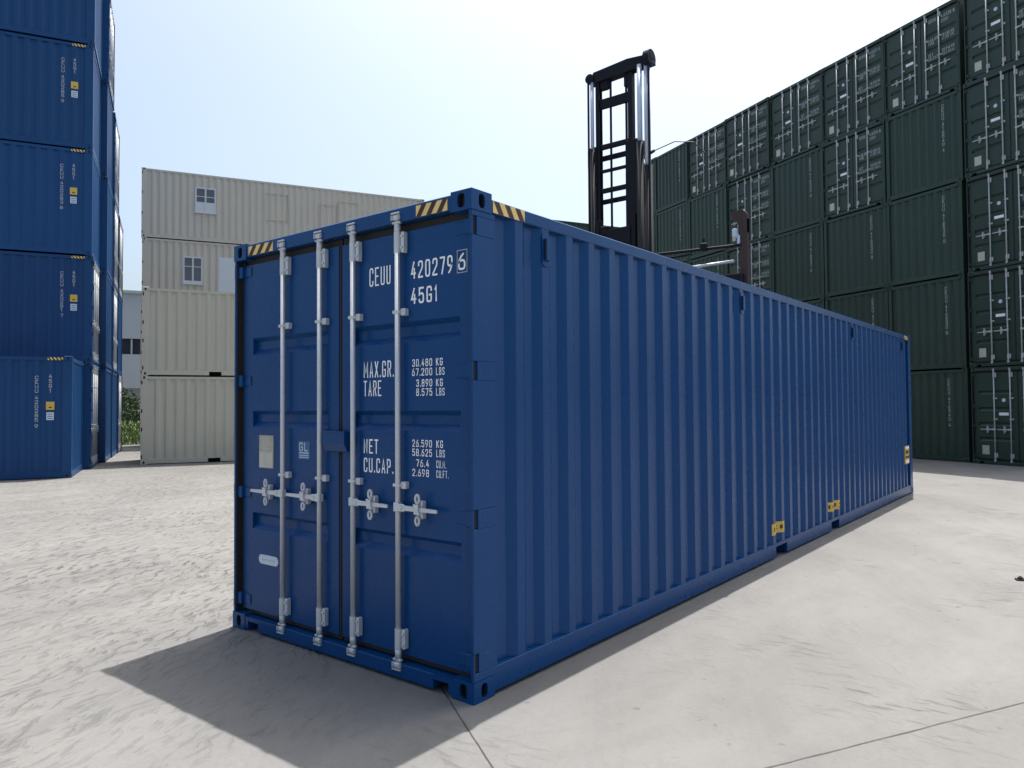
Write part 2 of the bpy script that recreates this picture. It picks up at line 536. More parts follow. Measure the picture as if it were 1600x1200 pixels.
def casting(mb, x, y, z, sx, sy, sz, detail):
    """corner casting whose outer corner is x,y,z; sx/sy/sz point to the inside. mats: 0 paint, 1 dark"""
    x1, y1, z1 = x + sx * CW, y + sy * CL, z + sz * CH
    if not detail:
        mb.box(x, x1, y, y1, z, z1, 0, 0.008)
        for (cx, cy, ax) in ((x + sx * .089, y - sy * .002, 'y'), (x - sx * .002, y + sy * .089, 'x')):
            cz = z + sz * .06
            pts = []
            for i in range(10):
                t = 2 * math.pi * i / 10
                ru, rv = .03 * math.cos(t), .042 * math.sin(t)
                pts.append((cx + ru, cy, cz + rv) if ax == 'y' else (cx, cy + ru, cz + rv))
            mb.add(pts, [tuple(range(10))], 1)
        return
    def holed(o, U, Vv, N, hu, hv):
        """rect o..o+U+V with a stadium hole sunk along -N"""
        O = Vector(o); U = Vector(U); Vv = Vector(Vv); N = Vector(N)
        per = []
        k = 7
        for i in range(k): per.append((i / k, 0))
        for i in range(k): per.append((1, i / k))
        for i in range(k): per.append((1 - i / k, 1))
        for i in range(k): per.append((0, 1 - i / k))
        lu, lv = U.length, Vv.length
        Vs = []
        n = len(per)
        for a, b in per:
            Vs.append(O + U * a + Vv * b)
        ring = []
        for a, b in per:
            t = math.atan2((b - .5) * lv, (a - .5) * lu)
            c_, s_ = math.cos(t), math.sin(t)
            e = (abs(c_ / hu) ** 3 + abs(s_ / hv) ** 3) ** (-1 / 3)
            ring.append(O + U * .5 + Vv * .5 + U.normalized() * (c_ * e) + Vv.normalized() * (s_ * e))
        Vs += ring + [q - N * .012 for q in ring] + [q - N * .09 for q in ring]
        F0 = [(i, (i + 1) % n, n + (i + 1) % n, n + i) for i in range(n)]
        F0 += [(n + i, n + (i + 1) % n, 2 * n + (i + 1) % n, 2 * n + i) for i in range(n)]
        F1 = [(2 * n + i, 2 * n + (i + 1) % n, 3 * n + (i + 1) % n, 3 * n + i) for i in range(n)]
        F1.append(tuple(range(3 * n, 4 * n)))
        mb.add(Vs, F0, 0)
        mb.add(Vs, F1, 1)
    holed((x, y, z), (sx * CW, 0, 0), (0, 0, sz * CH), (0, -sy, 0), .029, .042)
    holed((x, y, z), (0, sy * CL, 0), (0, 0, sz * CH), (-sx, 0, 0), .027, .042)
    holed((x, y, z), (sx * CW, 0, 0), (0, sy * CL, 0), (0, 0, -sz), .032, .06)
    mb.add([(x1, y, z), (x1, y1, z), (x1, y1, z1), (x1, y, z1)], [(0, 1, 2, 3)], 0)
    mb.add([(x, y1, z), (x1, y1, z), (x1, y1, z1), (x, y1, z1)], [(0, 1, 2, 3)], 0)
    mb.add([(x, y, z1), (x1, y, z1), (x1, y1, z1), (x, y1, z1)], [(0, 1, 2, 3)], 0)


def profile(s0, s1, start, period, slope, outer):
    """list of (s, t) with t 0 = outer, 1 = inner"""
    pts = [(s0, 1.0)]
    s = start
    while s + 2 * slope + outer < s1 - 0.01:
        pts += [(s, 1.0), (s + slope, 0.0), (s + slope + outer, 0.0), (s + 2 * slope + outer, 1.0)]
        s += period
    pts.append((s1, 1.0))
    return pts


def prof_at(pts, s):
    for (a, ta), (b, tb) in zip(pts, pts[1:]):
        if a <= s <= b:
            return ta + (tb - ta) * (s - a) / max(1e-9, b - a)
    return 1.0


def corr_wall(mb, pts, place, z0, z1, mi=0, nz=1):
    """place(s, t, z)"""
    V, F = [], []
    n = len(pts)
    for k in range(nz + 1):
        z = z0 + (z1 - z0) * k / nz
        V += [place(s, t, z) for s, t in pts]
    for k in range(nz):
        F += [(k * n + i, k * n + i + 1, (k + 1) * n + i + 1, (k + 1) * n + i) for i in range(n - 1)]
    mb.add(V, F, mi)


def hazard(mb, place, u0, u1, v0, v1, n=4, slant=1.0):
    """yellow tape with dark slanted stripes; place(u, v, lift)"""
    q = [(u0, v0), (u1, v0), (u1, v1), (u0, v1)]
    mb.add([place(a, b, .0015) for a, b in q], [(0, 1, 2, 3)], 0)
    st = (u1 - u0) / n
    for i in range(n):
        a = u0 + st * (i + .28)
        w = st * .48
        sl = slant * st * .55
        p = [(a - sl / 2, v0), (a + w - sl / 2, v0), (a + w + sl / 2, v1), (a + sl / 2, v1)]
        p = [(min(max(x, u0), u1), y) for x, y in p]
        mb.add([place(x, y, .0028) for x, y in p], [(0, 1, 2, 3)], 1)


def make_container(L, H, mat, style, hi=False, steel=None, white=None, marks='door', num="4202796"):
    """A container: door end at local y=0, x across, base at z=0."""
    steel = steel or STEEL
    white = white or WHITE
    root = thing("shipping_container")
    h = W / 2
    e = 0.004                                # frame sits inside the castings
    # ---------------- frame
    f = MB()
    for sx in (-1, 1):
        for (yy, sy) in ((0, 1), (L, -1)):
            casting(f, sx * h, yy, 0, -sx, sy, 1, hi)
            casting(f, sx * h, yy, H, -sx, sy, -1, hi)
    zc0, zc1 = CH, H - CH
    notch = [0.22, 1.02, H - 1.036, H - 0.206]
    for sx in (-1, 1):
        X = lambda a: sx * (h - a)
        # rear (door) posts: thin outer flange with hinge notches + inner channel
        zs = [zc0]
        for nz_ in notch: zs += [nz_ - .055, nz_ + .055]
        zs.append(zc1)
        for i in range(len(zs) - 1):
            y0 = e if i % 2 == 0 else .048
            f.box(X(e), X(.026), y0, .21, zs[i], zs[i + 1], 0, 0.003 if hi else 0)
            if i % 2:
                f.box(X(e), X(.026), e, .013, zs[i], zs[i + 1])
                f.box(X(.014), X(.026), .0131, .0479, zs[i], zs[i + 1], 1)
        f.box(X(.0261), X(.115), .105, .21, zc0, zc1)
        # front posts
        f.box(X(e), X(.11), L - .21, L - e, zc0, zc1, 0, .006)
        # top side rail, bottom side rail with fork pockets
        f.box(X(.007), X(.065), CL, L - CL, H - .106, H - .028, 0, .005 if hi else 0)
        mid = L / 2
        pk = [(mid - 1.21, mid - .86), (mid + .86, mid + 1.21)]
        y = CL
        for a, b in pk + [(L - CL, None)]:
            f.box(X(.006), X(.05), y, a, .022, .163, 0, .004 if hi else 0)
            if b:
                f.box(X(.006), X(.05), a, b, .128, .163)
                f.box(X(.05), X(.35), a - .006, a, .022, .128)
                f.box(X(.05), X(.35), b, b + .006, .022, .128)
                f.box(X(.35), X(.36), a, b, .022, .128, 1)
                y = b
    # header and sill of the door end
    f.box(-h + CW, h - CW, e, .13, H - .102, H - .012, 0, .006 if hi else 0)
    for s in (-1, 1):
        f.box(s * .895, s * 1.02, e + .002, .14, .074, .104, 0)
        f.box(s * 1.02, s * (h - CW), e, .14, .018, .104, 0)
    f.box(-.895, .895, e, .14, .018, .104, 0, .004 if hi else 0)
    # front end rails
    f.box(-h + .11, h - .11, L - .07, L - e - .002, H - .12, H - .03)
    f.box(-h + .11, h - .11, L - .07, L - e - .002, .02, .15)
    # floor
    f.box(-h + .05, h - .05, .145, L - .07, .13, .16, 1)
    f.build("frame", [mat, DARK], root)
    # ---------------- side walls
    n = round((L - .69 + .07) / .278)
    per = (L - .69 + .07) / n
    pts = profile(.21, L - .21, .345, per, .066, .074)
    for sx in (-1, 1):
        w = MB()
        corr_wall(w, pts, lambda s, t, z: (sx * (h - .012 - .038 * t), s, z), .163, H - .106)
        w.build("side_wall", mat, root, fix=False)
    # ---------------- front wall
    w = MB()
    ptf = profile(-h + .11, h - .11, -h + .2, .262, .055, .08)
    corr_wall(w, ptf, lambda s, t, z: (s, L - .015 - .04 * t, z), .15, H - .12)
    if marks == 'front':
        cx = -h + .2 + .262 + .055 + .04
        place = lambda u, v: (cx - u, L - .0125, v)
        s = "CEUU" + num
        for i, ch in enumerate(s):
            zt = H - .28 - i * .115 - (.05 if i > 3 else 0) - (.05 if i > 9 else 0)
            put_text(w, ch, place, -.035, .035, zt - .09, zt, 1)
    w.build("front_wall", [mat, white], root, fix=False)
    # ---------------- roof
    w = MB()
    rp = profile(.13, L - .07, .3, .21, .03, .06)
    V = []
    F = []
    for x in (-h + .03, h - .03):
        V += [(x, s, H - .03 - .02 * t) for s, t in rp]
    nn = len(rp)
    F = [(i, i + 1, nn + i + 1, nn + i) for i in range(nn - 1)]
    w.add(V, F)
    w.build("roof", mat, root, fix=False)
    # ---------------- side markings of the stacked 40-foot containers
    if style in ('blue_stack',):
        for sx in (-1, 1):
            near = (lambda d: d) if sx < 0 else (lambda d: L - d)
            place = lambda u, v, k=0.0035: (sx * (h - .012 + k), u, v)
            g = MB()
            dirn = 1 if sx > 0 else -1
            c1, c2 = near(.345 + .103), near(.345 + per + .103)
            for i, ch in enumerate("CEUU" + num):
                zt = 2.42 - i * .105 - (.05 if i > 3 else 0) - (.04 if i > 9 else 0)
                put_text(g, ch, place, c2 - dirn * .034, c2 + dirn * .034, zt - .082, zt)
            g.build("number_lettering", white, root, fix=False)
            g = MB()
            for i, ch in enumerate("45G1"):
                zt = 2.46 - i * .115
                put_text(g, ch, place, c1 - dirn * .03, c1 + dirn * .03, zt - .09, zt)
            g.build("number_lettering", white, root, fix=False)
            g = MB()
            g.box(sx * (h - .0105), sx * (h - .007), c1 - .085, c1 + .085, 1.62, 1.81, 0)
            g.box(sx * (h - .0068), sx * (h - .006), c1 - .03, c1 + .03, 1.66, 1.69, 1)
            g.build("height_sticker", [YELLOW, HAZD], root)
            g = MB()
            g.box(sx * (h - .0105), sx * (h - .007), c1 - .075, c1 + .075, 1.38, 1.56, 0)
            for k in range(3):
                g.box(sx * (h - .0068), sx * (h - .006), c1 - .055, c1 + .055, 1.41 + k * .05, 1.425 + k * .05, 1)
            g.build("size_label", [LABELB, BLUE2], root)
            g = MB()
            hazard(g, lambda u, v, k: (sx * (h - .007 + k), near(u), v), CL + .02, CL + .33, H - .1, H - .034)
            g.build("hazard_stripe", [HAZY, HAZD], root, fix=False)
    # ---------------- doors
    rodx = [-0.601, -0.178, 0.171, 0.595]     # locking bars, x from the centre
    bands = [(0.752, 0.876), (1.512, 1.634), (2.054, 2.182)] if H > 2.8 else [(0.62, 0.72), (1.02, 1.12), (1.42, 1.52), (1.86, 1.96)]
    yd = .050                                  # door face
    z0, z1 = .148, H - .156
    zh = 1.047 if H > 2.8 else .93
    mids = (1.18, 2.24) if H > 2.8 else (1.2, 1.75)
    for side in (-1, 1):
        xa, xb = (-1.152, -.019) if side < 0 else (.019, 1.152)
        ia, ib = (xa + .119, xb - .115) if side < 0 else (xa + .115, xb - .069)
        d = MB()
        zs = [z0]
        rec = [0]
        for lo, hi_ in bands:
            zs += [lo, lo + .04, hi_ - .028, hi_]
            rec += [0, 1, 1, 0]
        zs.append(z1)
        rec.append(0)
        V, F = [], []
        for z, r in zip(zs, rec):
            for x, k in ((xa, 0), (ia, 0), (ia, 1), (ib, 1), (ib, 0), (xb, 0)):
                V.append((x, yd + (.034 if (k and r) else 0), z))
        for j in range(len(zs) - 1):
            for i in range(5):
                F.append((j * 6 + i, j * 6 + i + 1, (j + 1) * 6 + i + 1, (j + 1) * 6 + i))
        d.add(V, F)
        # edges of the leaf
        for x in (xa, xb):
            d.add([(x, yd, z0), (x, yd + .06, z0), (x, yd + .06, z1), (x, yd, z1)], [(0, 1, 2, 3)])
        for z in (z0, z1):
            d.add([(xa, yd, z), (xa, yd + .06, z), (xb, yd + .06, z), (xb, yd, z)], [(0, 1, 2, 3)])
        d.add([(xa, yd + .06, z0), (xb, yd + .06, z0), (xb, yd + .06, z1), (xa, yd + .06, z1)], [(0, 1, 2, 3)])
        door = d.build("door", mat, root)
        # rubber seal round the leaf, plus a black shade strip on the post flange
        g = MB()
        g.box(xa - .012 if side < 0 else xa - .012, xb + .012, yd + .022, yd + .05, z0 - .034, z0 - .001)
        g.box(xa - .012, xb + .012, yd + .022, yd + .05, z1 + .001, z1 + .05)
        o = side
        ex = xa if side < 0 else xb
        g.box(o * (h - .0335), o * (h - .0265), .012, .100, CH + .01, H - CH - .01)  # black strip puts shade on the inner face of the post flange
        g.box(ex + o * .0015, o * (h - .0336), yd + .006, yd + .012, CH + .01, H - CH - .01)
        if side < 0:
            g.box(xb + .001, xb + .0185, yd + .006, yd + .05, z0, z1)
            g.box(xa - .01, xa - .001, yd + .03, yd + .055, z0, z1)
        else:
            g.box(xa - .0185, xa - .001, yd + .010, yd + .05, z0, z1)
            g.box(xb + .001, xb + .01, yd + .03, yd + .055, z0, z1)
        g.build("door_seal_and_shade", RUBBER, door)
        for nz_ in notch:
            g = MB()
            ex = xa if side < 0 else xb
            o = side
            g.box(ex - o * .10, ex + o * .001, yd - .007, yd - .0005, nz_ - .036, nz_ + .036, 0, .003 if hi else 0)
            g.box(ex - o * .012, o * (h - .028), yd - .030, yd + .012, nz_ - .045, nz_ + .045, 0, .006 if hi else 0)
            g.build("hinge", mat, door)
        for rx in [r for r in rodx if (r < 0) == (side < 0)]:
            yr = .012
            b = MB()
            b.tube((rx, yr, .10), (rx, yr, H - .075), .0165, 14 if hi else 8)
            # cam ends
            for zz, s in ((.094, 1), (H - .072, -1)):
                b.box(rx - .024, rx + .024, yr - .022, yr + .014, zz - .016, zz + .016, 0, .004)
                b.box(rx - .034, rx + .034, yr - .016, yr + .006, zz + s * .03 - .007, zz + s * .03 + .007, 0, .002)
                b.tube((rx, yr, zz + s * .035), (rx, yr, zz + s * .10), .020, 12 if hi else 8)
            bar = b.build("locking_bar", steel, door, smooth=True)
            # guides
            for zz, tall in ((.25, .12), (H - .225, .13), (mids[0], .03), (mids[1], .03)):
                g = MB()
                if tall > .05:
                    g.tube((rx, yr, zz - tall / 2), (rx, yr, zz + tall / 2), .0215, 14 if hi else 8)
                    g.box(rx + .030, rx + .056, yr - .004, yd - .001, zz - tall / 2, zz + tall / 2, 0, .006)
                    g.box(rx - .036, rx + .05, yr + .008, yd - .001, zz - tall / 2 + .012, zz + tall / 2 - .012, 0, .003)
                    if hi:
                        for dz in (-.035, .035):
                            g.tube((rx + .045, yr - .012, zz + dz), (rx + .045, yr, zz + dz), .009, 8)
                else:
                    g.box(rx - .026, rx + .03, yr - .021, yd - .001, zz - .010, zz + .010, 0, .003)
                    g.box(rx + .024, rx + .064, yr + .0, yd - .001, zz - .022, zz + .022, 0, .004)
                g.build("bar_guide", steel, door)
            # handle and its catch
            if side < 0:
                x0, x1, xc = (rx - .375, rx, rx - .185) if rx < -.4 else (rx - .355, rx, rx - .16)
            else:
                x0, x1, xc = rx, rx + .345, rx + .185
            g = MB()
            hub = x1 if side < 0 else x0
            tip = x0 if side < 0 else x1
            o = side
            g.box(hub - .022, hub + .022, yr - .022, yr + .02, zh - .028, zh + .028, 0, .005)
            g.box(hub, hub + o * .07, yr - .020, yr - .006, zh - .024, zh + .022, 0, .004)
            m_ = hub + o * .06
            g.prism([(m_, zh - .016), (m_, zh + .016), (tip, zh + .009), (tip, zh - .011)] if o > 0 else
                    [(tip, zh - .011), (tip, zh + .009), (m_, zh + .016), (m_, zh - .016)], 'y', yr - .019, yr - .009)
            if hi:
                g.tube((hub + o * .045, yr - .026, zh), (hub + o * .045, yr - .015, zh), .012, 10)
            g.build("handle", steel, door)
            g = MB()
            g.box(xc - .026, xc + .026, yr - .004, yd - .001, zh - .058, zh + .05, 0, .006)
            g.box(xc - .018, xc + .018, yr - .034, yr - .021, zh - .03, zh + .03, 0, .004)
            for dz in (.062, -.068):
                # ring-shaped lug above and below the handle
                k = 10
                for i in range(k):
                    t0, t1 = 2 * math.pi * i / k, 2 * math.pi * (i + 1) / k
                    g.tube((xc + .016 * math.cos(t0), yr - .016, zh + dz + .026 * math.sin(t0)),
                           (xc + .016 * math.cos(t1), yr - .016, zh + dz + .026 * math.sin(t1)), .008, 6)
            g.tube((xc - .02, yr - .026, zh + .03), (xc + .022, yr - .026, zh - .03), .008, 6)
            g.build("handle_catch", steel, door)
            # keepers welded to header and sill
        if style == 'green':
            g = MB()
            pl = lambda u, v: (u, yd - .002, v)
            if side > 0:
                def line(*q):
                    t = MB()
                    put_text(t, q[0], pl, *q[1:])
                    t.build("door_lettering", white, door, fix=False)
                line("CEUU", .26, .5, H - .35, H - .25)
                line(num[:6], .65, .96, H - .35, H - .25)
                line(num[6], 1.01, 1.06, H - .35, H - .25)
                line("22G1", .65, .88, H - .48, H - .39)
                for zz, a, b_ in ((1.74, "MAX.GR.", "30.480 KG"), (1.64, "TARE", "67.200 LBS"), (1.31, "NET", "28.240 KG"), (1.20, "CU.CAP.", "33.2 CU.M.")):
                    line(a, .23, .24 + .047 * len(a), zz - .042, zz + .047)
                    line(b_, .66, 1.03, zz - .04, zz + .04)
            else:
                g.box(-.50, -.25, yd - .005, yd - .001, 1.30, 1.375)
                g.build("white_sticker", WHITE, door)
                g = MB()
                g.box(-.97, -.78, yd - .006, yd - .001, .26, .50, 0, .002)
                g.build("data_plate", PLATE2, door)
                g = MB()
                g.tube((-.37, yd - .005, 1.70), (-.37, yd - .001, 1.70), .05, 16)
                g.build("round_emblem", LABELB, door)
    return root


# ------------------------------------------------------------------ ground
g = MB()
g.add([(-1500, -1500, 0), (1500, -1500, 0), (1500, 1500, 0), (-1500, 1500, 0)], [(0, 1, 2, 3)])
tag(g.build("concrete_yard", CONC), kind="structure")

# yard grid directions
A = Vector((-0.89298973, 0.45007704, 0))
B = Vector((0.45007704, 0.89298973, 0))
RZ_B = math.atan2(-B.x, B.y)              # local y along B, viewer sees +x side
RZ_nB = RZ_B + math.pi                    # local y along -B, viewer sees -x side
L40, L20, HC, H8 = 12.192, 6.058, 2.896, 2.591


def jit(a=.012):
    return Vector((random.uniform(-a, a), random.uniform(-a, a), 0))


# ------------------------------------------------------------------ the blue container in front
main = make_container(L40, HC, BLUE, 'main', hi=True)
main.location = (-W / 2, 0, 0)
tag(main, "new blue forty-foot container with white lettering on its doors, alone in the foreground", "container")
h = W / 2
doorL = [c for c in main.children if c.name.startswith("door")][0]
doorR = [c for c in main.children if c.name.startswith("door")][1]
frame = [c for c in main.children if c.name.startswith("frame")][0]
wx = lambda x: x + h                      # world x -> local x
dx = lambda x: 2.765 + (x - 2.765) * 1.00635 + h - .002   # read off 20 mm in front of the leaf
YD = .050
pl = lambda u, v: (u, YD - .002, v)
T = [("CEUU", -.900, -.701, 2.432, 2.552), ("420279", -.518, -.172, 2.440, 2.546), ("6", -.128, -.072, 2.448, 2.546),
     ("45G1", -.519, -.292, 2.285, 2.384), ("MAX.GR.", -.957, -.676, 1.846, 1.950), ("TARE", -.957, -.788, 1.727, 1.827),
     ("30.480", -.509, -.341, 1.902, 1.947), ("KG", -.309, -.255, 1.902, 1.947),
     ("67.200", -.512, -.341, 1.846, 1.891), ("LBS", -.309, -.240, 1.846, 1.891),
     ("3.890", -.475, -.341, 1.779, 1.824), ("KG", -.309, -.255, 1.779, 1.824),
     ("8.575", -.475, -.341, 1.724, 1.769), ("LBS", -.309, -.240, 1.724, 1.769),
     ("NET", -.957, -.818, 1.360, 1.452), ("CU.CAP.", -.957, -.682, 1.240, 1.332),
     ("26.590", -.511, -.345, 1.415, 1.459), ("KG", -.309, -.255, 1.415, 1.459),
     ("58.625", -.511, -.345, 1.360, 1.404), ("LBS", -.309, -.240, 1.360, 1.404),
     ("76.4", -.478, -.370, 1.296, 1.340), ("CU.M.", -.309, -.232, 1.296, 1.340),
     ("2.698", -.511, -.370, 1.238, 1.282), ("CU.FT.", -.309, -.212, 1.238, 1.282)]
g = MB()
for s, a, b, c, d in T:
    put_text(g, s, pl, dx(a), dx(b), c, d)
    g.build("door_lettering", WHITE, doorR, fix=False)
    g = MB()
# broken box round the check digit
x0, x1, zz0, zz1 = dx(-.138), dx(-.058), 2.432, 2.566
q = [(x0, zz0), (x1, zz0), (x1, zz1), (x0, zz1)]
t = .0042
q2 = [(x0 + t, zz0 + t), (x1 - t, zz0 + t), (x1 - t, zz1 - t), (x0 + t, zz1 - t)]
g.add([pl(*p_) for p_ in q + q2], [(i, (i + 1) % 4, 4 + (i + 1) % 4, 4 + i) for i in range(4)])
g.build("check_digit_box", WHITEOLD, doorR, fix=False)
# data plate, class mark, oval sticker on the left leaf
g = MB()
g.box(dx(-2.132), dx(-1.952), YD - .004, YD - .0005, 1.212, 1.453, 0, .001)
g.box(dx(-2.126), dx(-1.958), YD - .0055, YD - .0038, 1.218, 1.330, 1)
for k in range(5):
    g.box(dx(-2.10), dx(-2.02 + .02 * (k % 3)), YD - .0045, YD - .0038, 1.425 - k * .018, 1.432 - k * .018, 2)
    g.box(dx(-2.11), dx(-2.00 + .02 * (k % 2)), YD - .0062, YD - .005, 1.315 - k * .02, 1.321 - k * .02, 2)
for px in (-2.126, -1.958):
    for pz in (1.222, 1.444):
        g.tube((dx(px), YD - .007, pz), (dx(px), YD - .003, pz), .004, 8, 2)
g.build("data_plate", [PLATE, PLATE2, STEELD], doorL)
g = MB()
g.add([(u_, YD - .0012, v_) for u_, v_ in ((dx(-1.655), 1.295), (dx(-1.525), 1.295), (dx(-1.525), 1.42), (dx(-1.655), 1.42))], [(0, 1, 2, 3)], 1)
put_text(g, "GL", pl, dx(-1.642), dx(-1.545), 1.352, 1.412)
g.add([pl(dx(-1.645), 1.336), pl(dx(-1.535), 1.336), pl(dx(-1.535), 1.343), pl(dx(-1.645), 1.343)], [(0, 1, 2, 3)])
for k in range(2):
    for j in range(5):
        a = dx(-1.64 + j * .0215)
        g.add([pl(a, 1.318 - k * .014), pl(a + .015, 1.318 - k * .014), pl(a + .015, 1.326 - k * .014), pl(a, 1.326 - k * .014)], [(0, 1, 2, 3)])
g.build("class_mark", [LABELB, MARKB], doorL, fix=False)
g = MB()
pts = []
cx0, cx1, cz, rr = dx(-2.10), dx(-1.925), .540, .034
for i in range(9):
    t = math.pi / 2 + math.pi * i / 8
    pts.append((cx0 + rr * math.cos(t), cz + rr * math.sin(t)))
for i in range(9):
    t = -math.pi / 2 + math.pi * i / 8
    pts.append((cx1 + rr * math.cos(t), cz + rr * math.sin(t)))
g.prism(pts, 'y', YD - .003, YD - .0005)
for i in range(6):
    a = cx0 + .01 + i * .028
    g.box(a, a + .016, YD - .0042, YD - .0028, cz - .006, cz + .006, 1)
g.build("oval_sticker", [LABELB, STEELD], doorL)
# lock box over the joint of the two leaves
g = MB()
x0, x1 = wx(-1.338), wx(-1.115)
g.prism([(-.006, 1.490), (-.006, 1.418), (.018, 1.366), (.048, 1.366), (.048, 1.490)], 'x', x0, x1)
g.box(x0 - .004, x1 + .004, -.010, .048, 1.4902, 1.499, 0, .002)
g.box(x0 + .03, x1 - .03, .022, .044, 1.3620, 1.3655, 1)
g.build("lock_box", [BLUE, DARK], main)
# cam keepers on header and sill
for rx in (-0.601, -0.178, 0.171, 0.595):
    for zz, s in ((.094, 1), (HC - .072, -1)):
        k = MB()
        k.box(rx - .036, rx - .026, -.014, .006, zz - .016, zz + .016, 0, .003)
        k.box(rx + .026, rx + .036, -.014, .006, zz - .016, zz + .016, 0, .003)
        k.box(rx - .036, rx + .036, -.012, .005, zz - s * .026 - .005, zz - s * .026 + .005, 0, .002)
        k.build("cam_keeper", STEELD, frame)
# hazard stripes at the top corners
g = MB()
hazard(g, lambda u, v, k: (u, .004 - k, v), wx(-.450), wx(-.190), HC - .098, HC - .028, 3)
g.build("hazard_stripe", [HAZY, HAZD], main, fix=False)
g = MB()
hazard(g, lambda u, v, k: (u, .004 - k, v), wx(-2.245), wx(-1.93), HC - .098, HC - .028, 3)
g.build("hazard_stripe", [HAZY, HAZD], main, fix=False)
for sx in (-1, 1):
    g = MB()
    hazard(g, lambda u, v, k: (sx * (h - .007 + k), u, v), .196, .500, HC - .104, HC - .034, 3, -.8)
    g.build("hazard_stripe", [HAZY, HAZD], main, fix=False)
    g = MB()
    hazard(g, lambda u, v, k: (sx * (h - .007 + k), u, v), L40 - .5, L40 - .196, HC - .104, HC - .034, 3, .8)
    g.build("hazard_stripe", [HAZY, HAZD], main, fix=False)
# ventilators under the top rail
NP = round((L40 - .69 + .07) / .278)
PER = (L40 - .69 + .07) / NP
PTS = profile(.21, L40 - .21, .345, PER, .066, .074)
for sx in (-1, 1):
    for yy in (.785, 4.12, 8.05, 11.40):
        k = round((yy - .345 - .103) / PER)
        yc = .345 + .103 + k * PER
        g = MB()
        xo = sx * (h - .012)
        out = sx * .028
        pr = []
        for i in range(7):
            t = math.pi * i / 6
            pr.append((yc + .044 * math.cos(t), 2.735 + .03 * math.sin(t)))
        for i in range(7):
            t = math.pi + math.pi * i / 6
            pr.append((yc + .044 * math.cos(t), 2.575 + .03 * math.sin(t)))
        g.prism(pr, 'x', xo + sx * .001, xo + sx * .008)
        g.prism([(xo + sx * .006, yc + .026), (xo + out, yc + .018), (xo + out, yc - .016), (xo + out * .8, yc - .024), (xo + sx * .006, yc - .024)],
                'z', 2.585, 2.725)
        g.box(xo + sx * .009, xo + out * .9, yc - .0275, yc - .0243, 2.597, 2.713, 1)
        g.build("ventilator", [BLUE, DARK], main)


def wavy_sticker(y0, y1, za, zb, sx, name, cells):
    """sticker pressed onto the corrugated side sheet; cells: (fraction a, fraction b, z a, z b, material)"""
    g = MB()
    for a, b, c, d, mi, lift in cells:
        ya, yb = y0 + (y1 - y0) * a, y0 + (y1 - y0) * b
        ss = [ya + (yb - ya) * i / 24 for i in range(25)]
        V = []
        for s in ss:
            x = sx * (h - .012 - .038 * prof_at(PTS, s) + lift)
            V += [(x, s, za + (zb - za) * c), (x, s, za + (zb - za) * d)]
        g.add(V, [(2 * i, 2 * i + 2, 2 * i + 3, 2 * i + 1) for i in range(24)], mi)
    return g.build(name, [YELLOW, HAZD, WHITE], main, fix=False)


for y0, y1 in ((4.80, 5.26), (6.92, 7.42)):
    wavy_sticker(y0, y1, .255, .375, 1, "pocket_sticker",
                 [(0, 1, 0, 1, 0, .002), (.08, .14, .3, .7, 1, .0035), (.22, .28, .35, .65, 1, .0035), (.58, .68, .35, .7, 1, .0035),
                  (.36, .5, .35, .45, 1, .0035), (.36, .5, .6, .7, 1, .0035), (.78, .94, .15, .28, 1, .0035), (.78, .94, .55, .66, 1, .0035)])
g = MB()
ys = (11.60, 11.93)
g.box(h - .048, h - .010, ys[0], ys[1], .56, .88, 0)
g.box(h - .0098, h - .0085, ys[0] + .02, ys[1] - .02, .66, .70, 1)
g.box(h - .0098, h - .0085, ys[0] + .03, ys[1] - .06, .74, .80, 1)
g.box(h - .0098, h - .0085, ys[0] + .02, ys[1] - .02, .83, .865, 2)
g.box(h - .0098, h - .0085, ys[0] + .02, ys[1] - .02, .58, .63, 2)
g.build("height_sticker", [YELLOW, HAZD, WHITE], main)

# ------------------------------------------------------------------ dark green wall of containers, right
gA = Vector((-0.88243604, 0.47043239, 0))
gB = Vector((0.47043239, 0.88243604, 0))
G0 = Vector((-0.1378754, 20.54128913, 0))
RG = math.atan2(-gB.x, gB.y)
def shade(c, k):
    return tuple(q * k for q in c)


protos_g = []
for q, (k, num) in enumerate(((1.0, "4165308"), (.86, "4165312"), (1.12, "4165350"), (.94, "4165276"), (1.05, "4165404"))):
    gm = paint("dark_green_paint", shade((0.019, 0.044, 0.030), k), 0.45, 0.16, 0.22 + .05 * (q % 3), (0.05, 0.055, 0.045))
    protos_g.append(make_container(L20, H8, gm, 'green', steel=STEELD, white=WHITEOLD, marks='front', num=num))
pool = list(protos_g)
seq = [random.randrange(5) for _ in range(60)]
door_rows = {0: (1, 2, 3, 4, 5), 1: (5,), 2: (4, 5), 3: (5,), 4: (3, 4, 5), 5: (5, 2), 6: (1,), 7: (2, 3, 4, 5)}
tiers = ["bottom tier", "second tier", "third tier", "fourth tier", "top tier"]
cols_ = ["rightmost column at the photo edge", "second column from the right", "third column from the right", "fourth column from the right",
         "fifth column from the right", "sixth column from the right", "second column from the lifting mast", "column beside the lifting mast"]
used = False
